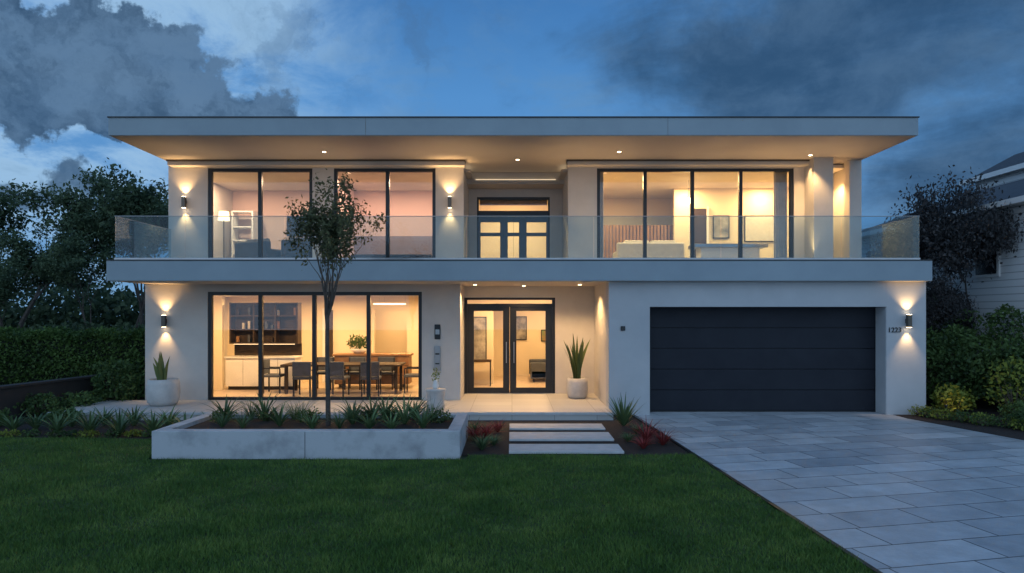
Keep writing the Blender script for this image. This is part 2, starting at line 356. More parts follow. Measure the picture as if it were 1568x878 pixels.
box('threshold',-1.24,1.12,17.80,17.98,.150,.158,steel,D)
D2=empty('balcony_double_door'); D2.parent=H; y=19.58
box('frame_top',-1.0,1.08,y-.08,y+.05,5.50,5.57,metal,D2); box('transom_bar',-1.0,1.08,y-.08,y+.05,5.06,5.18,metal,D2)
box('roller_blind',-.93,1.01,y+.05,y+.07,5.36,5.5,wood,D2)
for a,b in ((-1.0,-.95),(1.03,1.08)): box('jamb',a,b,y-.082,y+.05,U,5.5,metal,D2)
for s,e_ in ((-.95,-.90),(-.34,-.12),(.20,.42),(.98,1.03)): box('stile',s,e_,y-.03,y+.03,U,5.06,bluepaint,D2)
box('meeting_gap',.038,.044,y-.035,y+.03,U,5.06,metal,D2)
for z0,z1 in ((4.86,5.06),(4.46,4.56),(U,U+.18)): box('rail',-.92,1.0,y-.028,y+.028,z0,z1,bluepaint,D2)
for a,b in ((-.9,-.34),(-.12,.20),(.42,.98)): box('frosted_panel',a,b,y-.003,y+.003,U+.17,4.88,glass,D2)
box('transom_glass',-.94,1.02,y-.004,y+.004,5.16,5.52,glass,D2)
G=empty('glass_balustrade'); G.parent=H
xs=[-8.74,-7.2,-5.0,-1.0,1.8,4.6,7.25,8.97]
for a,b in zip(xs[:-1],xs[1:]): box('glass_panel',a+.006,b-.006,15.02,15.035,3.41,4.38,glass_b,G)
box('top_rail',-8.75,8.98,15.012,15.043,4.381,4.395,steel,G,.004)
for x in (-8.745,8.96):
    box('side_glass',x,x+.014,15.045,17.48,3.41,4.38,glass_b,G); box('side_rail',x-.004,x+.018,15.045,17.48,4.381,4.395,steel,G)
box('base_channel',-8.75,8.98,15.005,15.055,3.41,3.47,steel,G)
for x,yy,p in ((-4.5,16.35,120),(.14,17.2,120),(2.57,16.35,120),(7.3,16.7,180)): downlight(x,yy,6.13,p,H)
for x,yy,p in ((-.9,16.6,190),(1.65,16.6,210),(.3,17.3,130)): downlight(x,yy,2.956,p,H,130)
spot('niche_beam',(8.30,18.0,5.95),(8.3,18.3,3.4),260,120,.6,H)
spot('wall_wash_beam',(7.36,17.1,6.08),(7.36,17.5,3.6),90,70,.8,H)
for x,p in ((-4.85,70),(-1.45,110),(1.75,110),(5.2,60),(7.3,110),(-8.2,90)):  # uplights added to light the soffit, out of sight behind the slab edge
    dl_=empty('added_soffit_uplight',(x,16.9,3.41)); lathe('fitting',[(.05,0),(.05,.03),(.04,.035)],metal,dl_,14); lathe('lens',[(.038,.036),(.036,.04)],bulb,dl_,14)
    spot('up_beam',(0,0,.06),(0,-.08,1),p,80,.9,dl_)
sconce(-8.37,17.5,5.08); sconce(-1.59,17.5,5.08); sconce(-8.37,16.5,2.06,45,45); sconce(8.76,15.15,2.08,45,45)
I=empty('intercom_panel',(-1.80,16.5,0))
box('upper_plate',-.07,.07,-.03,0,1.62,1.98,metal,I,.01); box('screen',-.05,.05,-.036,-.03,1.74,1.86,steel,I); box('lower_box',-.075,.075,-.045,0,.86,1.46,steel,I,.01); box('slot',-.05,.05,-.05,-.045,1.25,1.29,metal,I); box('lower_slot',-.05,.05,-.05,-.045,1.02,1.05,metal,I)
I=empty('garage_keypad',(2.46,15.15,1.915)); box('keypad_body',-.05,.05,-.03,0,-.05,.05,metal,I,.006); box('keypad_face',-.03,.03,-.034,-.03,-.03,.03,black,I)
t=bpy.data.curves.new('house_number','FONT'); t.body='1223'; t.size=.155; t.extrude=.008; t.materials.append(metal)
o=bpy.data.objects.new('house_number',t); o.rotation_euler=(R(90),0,0); o.location=(8.335,15.138,1.83); link(o,H)

# ------------------------------------------------------------ interiors: lower living
B('living_ceiling',-8.67,-1.45,16.7,23,2.80,2.9,ceilm)
B('ceiling_tray_beam',-8.6,-1.5,17.6,17.8,2.68,2.80,ceilm)
B('living_back_wall',-8.67,-4.2,20.8,20.95,.149,2.8,intwall)
B('living_back_wall_r',-3.2,-1.45,20.8,20.95,.149,2.8,intwall)
B('living_back_head',-4.2,-3.2,20.802,20.95,2.35,2.8,intwall)
B('kitchen_left_wall',-8.66,-7.9,18.6,18.75,.149,2.8,intwall)
K=empty('kitchen_cabinet')
box('lower_cabinet',-7.85,-5.95,18.7,19.3,.25,1.02,white,K); box('plinth',-7.8,-6.0,18.76,19.3,.149,.25,metal,K); box('worktop',-7.88,-5.92,18.66,19.32,1.02,1.06,white,K)
for i in range(1,4): box('door_gap',-7.85+i*.475,-7.844+i*.475,18.696,18.70,.27,1.0,metal,K)
box('tall_case_back',-7.85,-5.95,19.25,19.3,1.4,2.55,darkwood,K)
for x in (-7.85,-7.2,-6.6,-5.99): box('case_side',x,x+.04,18.95,19.25,1.4,2.55,darkwood,K)
for z in (1.4,1.78,2.16,2.51): box('case_shelf',-7.81,-5.99,18.96,19.249,z,z+.035,darkwood,K)
box('splash_panel',-7.85,-5.95,19.301,19.34,1.06,1.4,darkwood,K)
random.seed(3)
for x in np.arange(-7.7,-6.1,.16):
    for z in (1.435,1.815,2.195):
        if random.random()<.65: hh=random.uniform(.08,.24); box('shelf_item',x,x+.07,19.05,19.15,z,z+hh,random.choice([darkwood,ceram,wood,fabric]),K,.01)
box('under_strip',-7.75,-6.05,19.0,19.02,1.385,1.395,cove,K)
dr=empty('interior_door'); box('leaf',-5.65,-5.45,20.70,20.78,.149,2.35,darkwood,dr); box('frame',-5.75,-5.67,20.68,20.78,.149,2.4,white,dr)
S=empty('wooden_sideboard'); box('body',-5.0,-2.9,19.2,19.75,.25,1.05,wood,S,.01); box('top',-5.05,-2.85,19.15,19.8,1.05,1.10,wood,S,.005)
for z in (.5,.77): box('drawer_gap',-4.98,-2.92,19.196,19.2,z,z+.012,darkwood,S)
for x in (-4.9,-3.1): box('leg',x,x+.08,19.3,19.4,.149,.25,darkwood,S)
Tb=empty('dining_table'); box('top',-6.0,-2.9,17.65,18.65,.87,.92,darkwood,Tb,.008)
for x in (-5.9,-3.05):
    for yy in (17.72,18.5): box('leg',x,x+.07,yy,yy+.07,.149,.87,darkwood,Tb)
def chair(x,y,rz):
    e=empty('dining_chair',(x,y,.149),rz)
    box('seat',-.24,.24,-.24,.24,.42,.49,fabric,e,.02); box('backrest',-.24,.24,.20,.25,.50,.88,fabric,e,.02)
    for a in (-.23,.19):
        box('front_leg',a,a+.035,-.23,-.195,0,.42,metal,e); box('rear_leg',a,a+.035,.20,.235,0,.86,metal,e); box('arm',a,a+.035,-.22,.22,.64,.67,metal,e); box('arm_post',a,a+.035,-.23,-.20,.42,.64,metal,e)
for x in (-5.3,-4.45,-3.6): chair(x,17.45,R(180)+random.uniform(-.1,.1))
for x in (-5.2,-4.35,-3.5): chair(x,18.9,random.uniform(-.1,.1))
chair(-6.3,18.1,R(90)); chair(-2.6,18.1,R(-90))
for x in (-7.5,-5.2,-2.9):
    for yy in (17.3,19.4): disk('ceiling_lamp',(x,yy,2.67),85,.16,H)
disk('ceiling_lamp',(-3.7,21.9,2.78),60,.16,H)
C=empty('ring_chandelier'); 
bpy.ops.mesh.primitive_torus_add(location=(-3.3,18.4,2.5),major_radius=.42,minor_radius=.018); tr=bpy.context.object; tr.name='ring'; tr.data.materials.append(cove); tr.parent=C
for a in range(3): box('wire',-3.3+.42*math.cos(a*2.1)-.003,-3.3+.42*math.cos(a*2.1)+.003,18.4+.42*math.sin(a*2.1),18.406+.42*math.sin(a*2.1),2.5,2.8,steel,C)
rd=empty('hall_door'); box('leaf',-2.1,-1.6,20.72,20.79,.149,2.3,white,rd); box('handle',-2.02,-1.99,20.66,20.72,.9,1.5,metal,rd)
def cluster(name,c,rad,nl,size,mat,parent=None):
    c=np.array(c); q=rng.normal(size=(nl,3)); q/=np.linalg.norm(q,axis=1)[:,None]; q*=rng.random((nl,1))**.5
    me=npmesh(name,leafV(c+q*np.array(rad),size),4,mat); return link(bpy.data.objects.new(name,me),parent)
pb=empty('bowl_planter'); lathe('bowl',[(.12,1.101),(.20,1.16),(.26,1.24),(.24,1.24)],white,pb,24,(-4.35,19.45,0)); cluster('foliage',(-4.35,19.45,1.42),(.36,.25,.2),500,.09,leaf_shrub,pb)
B('hall_ceiling',-1.30,2.15,18.04,23,2.80,2.9,ceilm)
B('hall_mid_wall_l',-1.30,-.55,20.2,20.35,.149,2.8,intwall); B('hall_mid_head',-.55,2.15,20.202,20.35,2.55,2.8,intwall)
for x,yy in ((-.4,19.0),(.9,19.2),(.9,21.6)): disk('ceiling_lamp',(x,yy,2.78),75,.15,H)
def sofa(x,y,rz,w,mat,z=.149):
    e=empty('sofa',(x,y,z),rz); h=w/2
    box('base',-h,h,-.42,.42,.12,.36,mat,e,.03); box('back',-h,h,.26,.46,.36,.82,mat,e,.05)
    for a in (-h,h-.18): box('arm',a,a+.18,-.44,.40,.10,.60,mat,e,.04)
    k=int(max(2,round(w/.8))); ww=(w-.4)/k
    for i in range(k): box('seat_cushion',-h+.2+i*ww,-h+.2+(i+1)*ww-.02,-.42,.26,.362,.50,mat,e,.04); box('back_cushion',-h+.2+i*ww,-h+.2+(i+1)*ww-.02,.12,.27,.50,.90,mat,e,.05)
    for a in (-h+.08,h-.14):
        for b in (-.36,.3): box('foot',a,a+.05,b,b+.05,0,.12,metal,e)
    return e
sofa(1.0,21.6,R(-90),1.7,fabric)
def art(name,x,y,z,w,h,mat,rz=0):
    e=empty(name,(x,y,z),rz); box('frame',-w/2,w/2,-.03,0,-h/2,h/2,metal,e); box('canvas',-w/2+.03,w/2-.03,-.034,-.03,-h/2+.03,h/2-.03,mat,e)
art('framed_picture',.25,22.98,1.75,.5,.8,artg); art('framed_picture',1.25,22.98,1.5,.55,.4,artm); art('framed_picture',-.95,20.19,1.5,.4,1.3,artg)
sc=empty('console_table'); box('top',-1.15,-.6,19.6,20.0,.85,.9,darkwood,sc); [box('leg',a,a+.03,b,b+.03,.149,.85,metal,sc) for a in (-1.14,-.64) for b in (19.62,19.95)]
# ------------------------------------------------------------ interiors: upper
B('upper_ceiling_left',-8.61,-1.6,17.7,22.5,6.02,6.10,ceilm); B('upper_ceiling_right',1.8,8.66,17.7,22.5,6.02,6.10,ceilm); B('upper_ceiling_mid',-1.44,1.64,19.7,22.5,6.02,6.1,ceilm)
B('sky_reflection_wall',-8.60,-1.61,21.0,21.1,U,6.02,intskypink)
B('reflection_mauve_dado',-4.9,-1.62,20.97,20.998,U,4.62,intmauve)  # added dado, its mauve paints the darker lower part of the window reflection
B('sky_reflection_side_wall',-4.95,-4.85,18.4,21.0,U,6.02,intskypink)
tv=empty('wall_television'); box('panel',-6.9,-5.75,20.90,20.96,4.62,5.22,black,tv,.01); box('mount',-6.5,-6.1,20.96,20.998,4.8,5.0,metal,tv)
tv=empty('wall_television',(-5.02,19.6,5.0),R(90)); box('panel',-.75,.75,-.02,.04,-.38,.38,black,tv,.01); box('mount',-.2,.2,-.06,-.02,-.1,.1,metal,tv)
sofa(-7.0,19.2,R(150),1.3,fabric,U+.01); sofa(-5.9,18.9,R(200),.95,fabric,U+.01)
sd=empty('bookcase'); box('side',-8.35,-8.30,20.3,20.7,U,5.3,white,sd); box('side_r',-7.75,-7.70,20.3,20.7,U,5.3,white,sd); [box('shelf',-8.3,-7.75,20.3,20.7,z,z+.04,white,sd) for z in (3.6,4.0,4.4,4.8,5.26)]
fl=empty('floor_lamp'); box('base',-8.2,-7.95,19.0,19.25,U,U+.03,metal,fl); box('pole',-8.085,-8.065,19.115,19.135,U,4.9,metal,fl); lathe('shade',[(.16,4.85),(.13,5.1)],cove,fl,20,(-8.075,19.125,0))
bd=empty('low_bench'); box('seat',-4.4,-2.2,18.6,19.3,3.72,3.86,fabric,bd,.03); [box('leg',a,a+.05,b,b+.05,U,3.72,metal,bd) for a in (-4.3,-2.35) for b in (18.7,19.15)]
for x in (-7.9,-6.0): disk('ceiling_lamp',(x,19.4,6.0),72,.14,H,(1,.66,.40))
for x in (-4.0,-2.6): disk('ceiling_lamp',(x,19.6,6.0),62,.14,H,(1,.62,.40))
for x in (.05,): disk('ceiling_lamp',(x,20.9,6.0),150,.14,H)
for x in (2.9,5.2,7.5):
    for yy in (18.9,20.1): disk('ceiling_lamp',(x,yy,6.0),70,.14,H)
B('upper_right_mid_wall',4.9,8.6,20.6,20.75,U,6.02,intwall)
WP=empty('slatted_timber_screen')
for i in range(26): x=2.25+i*.105; box('slat',x,x+.075,20.9,20.96,U,4.95,wood,WP)
box('screen_back',2.2,5.0,20.965,20.99,U,4.95,intmauve,WP)
sofa(3.9,19.6,R(180),1.9,fabric_w,U+.01)
pt=empty('console_island'); box('top',4.95,6.95,18.5,19.2,4.04,4.14,steel,pt,.01); box('body',5.15,6.75,18.6,19.1,U,4.04,white,pt)
dd=empty('interior_door'); box('leaf',5.4,5.85,20.52,20.59,U,5.4,darkwood,dd); box('frame_l',5.33,5.40,20.5,20.595,U,5.46,white,dd); box('frame_r',5.85,5.92,20.5,20.595,U,5.46,white,dd)
art('framed_picture',6.3,20.58,4.85,.5,.7,artg); art('framed_picture',7.5,20.58,4.8,1.0,.8,fabric_w)
def curtain(x0,x1,y,z0,z1,mat):
    vs=[];fs=[];n=40
    for i in range(n+1):
        x=x0+(x1-x0)*i/n; yy=y+.04*math.sin(i*1.3)
        vs+= [(x,yy,z0),(x,yy,z1)]
    for i in range(n): fs.append((2*i,2*i+2,2*i+3,2*i+1))
    return rawmesh('curtain',vs,fs,mat,None,True)
curtain(6.85,7.2,17.85,U+.02,6.0,fabric_w); curtain(2.1,2.4,17.85,U+.02,6.0,fabric_w)
pl=empty('pendant_lamp'); box('cord',4.995,5.005,19.3,19.31,5.5,6.02,metal,pl); lathe('globe',[(.02,5.34),(.07,5.38),(.085,5.44),(.06,5.5),(.02,5.52)],bulb,pl,20,(5.0,19.3,0))

# ------------------------------------------------------------ garden structures
PL=empty('raised_planter')
px0,px1,py0,py1,ph=-5.60,-.81,10.6,12.55,.42
box('front_wall',px0,px1,py0,py0+.2,-.02,ph,concrete,PL,.008); box('back_wall',px0,px1,py1-.2,py1,-.02,ph,concrete,PL,.008)
box('left_wall',px0,px0+.2,py0+.201,py1-.201,-.02,ph-.002,concrete,PL); box('right_wall',px1-.2,px1,py0+.201,py1-.201,-.02,ph-.002,concrete,PL)
box('joint',-3.22,-3.212,py0-.002,py0+.01,0,ph-.01,metal,PL)
box('soil',px0+.2,px1-.2,py0+.2,py1-.2,0,ph-.07,mulch,PL)
for a,b in ((13.15,13.72),(12.02,12.74),(10.94,11.58)):
    e=empty('stepping_slab'); box('tread',-.05,1.80,a,b,-.005,.035,stone_tread,e,.006); box('front_shadow_gap',-.03,1.78,a+.02,b-.02,-.02,-.006,metal,e)
e=empty('retaining_wall',(-10.2,17.4,0),math.atan2(11.6-17.4,-11.3+10.2)); 
box('wall_body',0,5.9,-.1,.1,-.03,.66,fence_m,e); box('coping',0,5.95,-.14,.14,.66,.72,fence_m,e,.01)
def hedge(name,x0,x1,y0,y1,z1,n,mat,z0=0,size=.09):
    P=np.stack([rng.uniform(x0,x1,n),rng.uniform(y0,y1,n),rng.uniform(z0,z1,n)],1)
    k=rng.integers(0,3,n); P[k==0,1]=y0+rng.random((k==0).sum())*.2; P[k==1,2]=z1-rng.random((k==1).sum())*.18
    P+= .06*np.sin(P[:,[1,2,0]]*5)+rng.normal(size=P.shape)*.03
    e=empty(name); link(bpy.data.objects.new('leaves',npmesh('leaves',leafV(P,size,.55,.0),4,mat)),e)
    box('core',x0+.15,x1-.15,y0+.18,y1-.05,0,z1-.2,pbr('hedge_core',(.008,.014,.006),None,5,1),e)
hedge('hedge',-22,-9.25,17.7,18.8,1.76,60000,leaf_hedge)

# ------------------------------------------------------------ trees
def grow(segs,tips,p,d,length,r,lvl,maxl,nch,spread,up):
    k=3; q=Vector(p)
    for i in range(k):
        d=(d+Vector((random.gauss(0,.13),random.gauss(0,.13),random.gauss(0,.08)+up))).normalized()
        q2=q+d*length/k; r2=r*(1-.16) ; segs.append((tuple(q),tuple(q2),r,r2)); q=q2; r=r2
        if lvl>=maxl-1: tips.append(tuple(q))
    if lvl<maxl:
        for c in range(nch):
            a=random.uniform(0,2*math.pi); u=d.orthogonal().normalized(); v=d.cross(u)
            nd=(d+ (u*math.cos(a)+v*math.sin(a))*random.uniform(.5,1)*spread).normalized()
            grow(segs,tips,q,nd,length*random.uniform(.62,.85),r*.68,lvl+1,maxl,nch,spread,up)
def tree_data(seed,trunk,h,r,maxl,nch,spread,nleaf,lsize,csize,mat,up=.03):
    random.seed(seed); segs=[];tips=[]
    grow(segs,tips,(0,0,0),Vector((0,0,1)),trunk,r,0,maxl,nch,spread,up)
    mz=max(t[2] for t in tips); s=h/mz
    segs=[(tuple(np.array(a)*s),tuple(np.array(b)*s),ra,rb) for a,b,ra,rb in segs]
    T=np.array(tips)*s
    P=T[rng.integers(0,len(T),nleaf)]+rng.normal(size=(nleaf,3))*csize*np.array([1,1,.75])
    P=P[P[:,2]>h*.12]
    vs,fs=tubes(segs); me=bpy.data.meshes.new('branches'); me.from_pydata(vs,[],fs); me.materials.append(bark)
    lm=npmesh('foliage',leafV(P,lsize),4,mat); return me,lm
def place(name,data,loc,rz=0,s=(1,1,1)):
    e=empty(name,loc,rz); e.scale=s
    link(bpy.data.objects.new('trunk_and_limbs',data[0]),e); link(bpy.data.objects.new('foliage',data[1]),e); return e
bgt=[tree_data(s,2.6,8.0,.13,4,3,.62,8500,.18,.19,leaf_bg,.05) for s in (11,12,13)]
bgp=[tree_data(s,1.2,6.0,.12,4,3,.8,26000,.14,.32,leaf_pur) for s in (21,)]
random.seed(5)
for i,(x,yy,s) in enumerate([(-22.8,29,1.02),(-19.9,27,1.03),(-16.4,29,.94),(-13.9,26,.95),(-18.5,23,.70),(-14.3,22.6,.60),(-21.5,23,.80),(-26,26,1.0),(-12.0,29,.8),(-16.6,21.8,.52),(-31,28,1.1)]):
    place('broadleaf_tree',bgt[i%3],(x,yy,0),random.uniform(0,6),(s*1.0,s*1.0,s))
for i,(x,yy,s) in enumerate([(12.7,18.6,.93),(12.0,19.4,.80),(14.2,18.0,.66),(11.4,18.0,.52)]):
    place('dark_leaf_tree',bgp[0],(x,yy,0),i*2.1,(s*.72,s*.72,s))
def mass(name,x0,x1,y0,y1,zt,n,size,mat):
    x=rng.uniform(x0,x1,n); top=zt*(.72+.2*np.sin(x*.9)*np.sin(x*.37+1)+.08*np.sin(x*3.1))
    P=np.stack([x,rng.uniform(y0,y1,n),rng.random(n)**.8*top],1); link(bpy.data.objects.new(name,npmesh(name,leafV(P,size,.6),4,mat)))
mass('distant_tree_mass',-60,-10,33,38,4.4,32000,.36,leaf_bg)
mass('distant_tree_mass',10,60,38,46,4.6,30000,.45,leaf_bg)
mass('understory_shrub_mass',-26,-9.6,19.5,22,2.3,26000,.16,leaf_bg)
def slender():
    random.seed(42); segs=[];tips=[]
    p=Vector((0,0,0)); r=.045
    for i in range(8):
        q=p+Vector((random.gauss(0,.008)-.003,random.gauss(0,.008),.255)); segs.append((tuple(p),tuple(q),r,r*.95)); p=q; r*=.95
    for i in range(12):
        a=i*2.4; rr=random.uniform(.12,.42); d=Vector((math.cos(a)*rr,math.sin(a)*rr*.8,1)).normalized()
        st=p-Vector((0,0,random.uniform(0,.35)))
        grow(segs,tips,st,d,random.uniform(.28,.75),.020,1,4,2,.45,.08)
    T=np.array(tips); top=T[:,2].max(); mx_=T[:,0].mean()
    sx=min(1,.80/np.percentile(np.abs(T[:,0]-mx_),99))
    def z_(v):
        v=np.array(v,float); k=min(1,max(0,(v[2]-1.9)/.8)); v[0]=(v[0]-mx_*k)*sx if v[2]>1.9 else v[0]; v[1]*=sx
        if v[2]>2: v[2]=2+(v[2]-2)*(4.25-2)/(top-2)
        return v
    segs=[(tuple(z_(a)),tuple(z_(b)),ra,rb) for a,b,ra,rb in segs]; T=np.array([z_(t) for t in tips]); T=T[T[:,2]>2.2]
    c=T[rng.integers(0,len(T),5000)]
    P=c+rng.normal(size=c.shape)*np.array([.05,.05,.08])
    vs,fs=tubes(segs,7); me=bpy.data.meshes.new('b'); me.from_pydata(vs,[],fs); me.materials.append(bark); me.polygons.foreach_set('use_smooth',[True]*len(fs))
    return me,npmesh('foliage',leafV(P,.078,.42,.6),4,leaf_tree)
place('slender_ornamental_tree',slender(),(-3.12,11.6,.34))

# ------------------------------------------------------------ plants
def rosette(name,loc,n,L,w,arch,mat,up=.7,parent=None,s=1):
    vs=[];fs=[]
    for i in range(n):
        a=i*2.399+random.uniform(-.2,.2); t=i/n; el=R(80-58*t*(1-up*.5))+random.uniform(-.1,.1); l=L*random.uniform(.75,1.1); k=6
        p=Vector((math.cos(a)*.02,math.sin(a)*.02,0)); dd=el; side=Vector((-math.sin(a),math.cos(a),0)); b=len(vs)
        for j in range(k+1):
            u=j/k; ww=w*(0.55+.9*u if u<.35 else (1-u)**.7*1.15)*.5; ww=max(ww,.0015)
            up_n=Vector((0,0,1))*ww*.35
            vs+= [tuple(p+side*ww+up_n),tuple(p),tuple(p-side*ww+up_n)]
            p=p+Vector((math.cos(a)*math.cos(dd),math.sin(a)*math.cos(dd),math.sin(dd)))*l/k; dd-=arch*random.uniform(.7,1.3)/k
        for j in range(k):
            q=b+j*3; fs+=[(q,q+1,q+4,q+3),(q+1,q+2,q+5,q+4)]
    o=rawmesh(name,vs,fs,mat,parent); o.location=loc; o.scale=(s,s,s); o.rotation_euler=(0,0,random.uniform(0,6)); return o
random.seed(9)
def X_(px,Y): return (px-784)*Y/1045
for px,Y,L in ((88,12.8,.50),(138,12.7,.58),(183,12.6,.58),(235,12.6,.60),(284,12.7,.50),(55,13.2,.45),(205,13.6,.5),(320,13.0,.42),(110,13.5,.48),(160,13.7,.48),(258,13.4,.48),(20,13.0,.45),(345,13.2,.4)):
    rosette('agave_plant',(X_(px,Y),Y,0),28,L,.055,.8,blade_g)
for px,Y,L in ((345,12.1,.54),(372,11.3,.38),(405,12.1,.62),(428,11.5,.44),(462,11.9,.50),(478,11.2,.36),(540,11.7,.56),(566,11.2,.42),(590,12.1,.60),(620,11.7,.60),(648,11.3,.46),(662,11.9,.54),(600,11.1,.34),(520,11.3,.40),(385,12.2,.5),(450,12.2,.44),(570,12.2,.5),(635,12.2,.5),(340,11.4,.36)):
    k_=random.random()
    rosette('agave_plant' if k_<.75 else 'ornamental_grass_tuft',(X_(px,Y),Y,.35),28 if k_<.75 else 60,L,.046 if k_<.75 else .012,.85,blade_g)
for px,Y,L,m in ((728,12.9,.32,blade_g),(745,12.3,.42,blade_r),(762,13.0,.3,blade_r),(738,11.3,.34,blade_g),(726,12.1,.36,blade_r),(756,11.7,.22,blade_g),
                 (955,13.7,.66,blade_g),(990,12.0,.50,blade_r),(975,12.8,.25,blade_g),(1015,11.7,.36,blade_r),(962,12.0,.22,blade_g),(985,11.4,.28,blade_r)):
    rosette('bromeliad' if m is blade_r else 'agave_plant',(X_(px,Y),Y,-.01),50,L,.026 if L<.6 else .05,1.0 if L<.6 else .3,m)
def snake(loc,n,L,par):
    vs=[];fs=[]
    for i in range(n):
        a=random.uniform(0,6.28); r=random.uniform(.02,.10); lean=random.uniform(.05,.38); l=L*random.uniform(.6,1.05); b=len(vs); tw=random.uniform(0,3.14); k=8
        for j in range(k+1):
            u=j/k; ww=.042*(.6+1.2*u if u<.4 else 1.08*(1-((u-.4)/.6)**2.2))+.001
            c=Vector((math.cos(a)*(r+lean*l*u*u),math.sin(a)*(r+lean*l*u*u),l*u)); t=tw+u*.8; s=Vector((math.cos(t),math.sin(t),0)); nn=Vector((-math.sin(t),math.cos(t),0))
            vs+=[tuple(c+s*ww+nn*ww*.3),tuple(c),tuple(c-s*ww+nn*ww*.3)]
        for j in range(k):
            q=b+j*3; fs+=[(q,q+1,q+4,q+3),(q+1,q+2,q+5,q+4)]
    o=rawmesh('snake_plant_leaves',vs,fs,blade_s,par,True); o.location=loc
def pot(x,y,z,r,h,L,n):
    e=empty('potted_snake_plant',(x,y,z)); lathe('pot',[(r*.72,0),(r*.92,h*.15),(r,h*.5),(r*.97,h*.8),(r*.88,h),(r*.78,h),(r*.76,h*.9)],ceram,e,36)
    lathe('potting_soil',[(r*.77,h*.86),(r*.5,h*.9)],mulch,e,20); snake((0,0,h*.85),n,L,e)
pot(X_(250,15.6),15.6,.15,.36,.60,.70,12)
pot(X_(884,16.9),16.9,.15,.27,.50,1.15,16)
e=empty('garden_stool',(X_(667,14.9),14.9,.15)); lathe('stool_body',[(.17,0),(.2,.04),(.19,.2),(.2,.38),(.22,.42),(.22,.45)],ceram,e,28)
lathe('vase',[(.05,.451),(.07,.52),(.04,.62),(.045,.64)],white,e,20)
cluster('sprig',(0,0,.75),(.1,.1,.14),60,.06,leaf_lime,e)
def shrub(name,x,y,r,h,n,size,mat,z=0):
    e=empty(name,(x,y,z)); q=rng.normal(size=(n,3)); q/=np.linalg.norm(q,axis=1)[:,None]; q*=(.45+.55*rng.random((n,1))**.5)
    b=1+.22*np.sin(q[:,0:1]*7+x)*np.cos(q[:,1:2]*6+y)+.12*np.sin(q[:,2:3]*11); P=q*b*np.array([r,r,h/2])+np.array([0,0,h/2]); P=P[P[:,2]>0]
    link(bpy.data.objects.new('foliage',npmesh('foliage',leafV(P,size,.55,0),4,mat)),e)
    segs=[((0,0,0),tuple(P[i]*.8),.012,.004) for i in range(0,len(P),max(1,len(P)//24))]; vs,fs=tubes(segs,5); rawmesh('stems',vs,fs,bark,e)
shrub('garden_shrub',-9.6,16.6,.55,1.1,1800,.10,leaf_shrub)
for i in range(6): shrub('low_shrub',-5.0+i*.75+random.uniform(-.12,.12),12.1+random.uniform(-.2,.1),.20,.22,300,.05,random.choice([leaf_shrub,leaf_hedge]),.34)
for x,y,r,h in ((-10.3,14.9,.4,.5),(-9.9,15.6,.4,.45),(-9.2,14.0,.3,.3),(-10.4,13.5,.45,.35),(-11,13.0,.4,.35)): shrub('low_shrub',x,y,r,h,700,.08,leaf_shrub)
for i in range(14): shrub('groundcover_shrub',-10.6+i*.36+random.uniform(-.1,.1),12.50+random.uniform(-.05,.05),.18,.10,200,.05,random.choice([leaf_shrub,leaf_shrub,leaf_lime]))
for x,y,r,h in ((10.6,16.6,.9,1.9),(11.6,15.6,.9,1.6),(12.2,16.8,1.0,2.4),(10.0,17.6,.7,2.2),(13.0,15.4,1.0,1.7),(11.0,18.2,1.1,2.6)): shrub('garden_shrub',x,y,r,h,4200,.11,leaf_shrub)
for x,y,r,h in ((9.75,15.2,.32,.65),(10.9,14.8,.5,1.3),(10.2,15.6,.3,.5)): shrub('lime_shrub',x,y,r,h,500,.10,leaf_lime)
for i in range(16):
    t=i/15; shrub('groundcover_shrub',8.85+t*1.7+random.uniform(0,.3),14.9-3.6*t,.28,.22,320,.05,random.choice([leaf_lime,leaf_shrub]))
for i in range(8): shrub('low_shrub',9.8+random.random()*2,14.5-random.random()*1.6,.4,.4,700,.07,leaf_shrub)
e=empty('boundary_fence'); 
for i in range(34): x=9.3+i*.22; box('board',x,x+.205,18.9,18.93,0,1.5,fence_m,e)
box('rail',9.3,16.8,18.87,18.9,1.3,1.4,fence_m,e)
lights=empty('garden_spike_light',(9.35,14.7,0)); box('stem',-.01,.01,-.01,.01,0,.22,metal,lights); lathe('head',[(.03,.22),(.03,.28),(.02,.28)],metal,lights,12); spot('beam',(0,0,.30),(.5,.1,.35),9,140,.9,lights)

# ------------------------------------------------------------ neighbour house
Nn=empty('neighbour_house')
box('walls',12.6,21,15.5,25.5,0,5.0,siding,Nn)
box('upper_gable_block',16.3,19.5,20.6,24,5.2,6.9,siding,Nn)
rawmesh('upper_roof',[(16.0,20.2,6.88),(19.8,20.2,6.88),(17.9,20.2,7.9),(16.0,24.3,6.88),(19.8,24.3,6.88),(17.9,24.3,7.9)],[(0,1,2),(3,5,4),(0,2,5,3),(1,4,5,2),(0,3,4,1)],roofm,Nn)
box('upper_gutter',15.92,16.0,20.2,24.3,6.78,6.94,white,Nn)
rawmesh('roof',[(12.2,14.9,5.0),(12.2,26,5.0),(15.6,23.4,6.35),(15.6,17.0,6.35),(21.4,26,5.0),(21.4,14.9,5.0),(18.0,23.4,6.35),(18.0,17.0,6.35)],[(0,3,2,1),(3,7,6,2),(1,2,6,4),(0,5,7,3),(4,6,7,5)],roofm,Nn)
box('gutter',12.1,12.22,14.9,26,4.9,5.04,white,Nn); box('eave_soffit',12.2,12.6,14.9,26,4.93,4.98,white,Nn)
for yy in (17.6,20.6,23.2):
    box('window_frame',12.55,12.6,yy,yy+.95,3.2,4.5,white,Nn); box('window_glass',12.54,12.55,yy+.08,yy+.87,3.28,4.42,black,Nn)

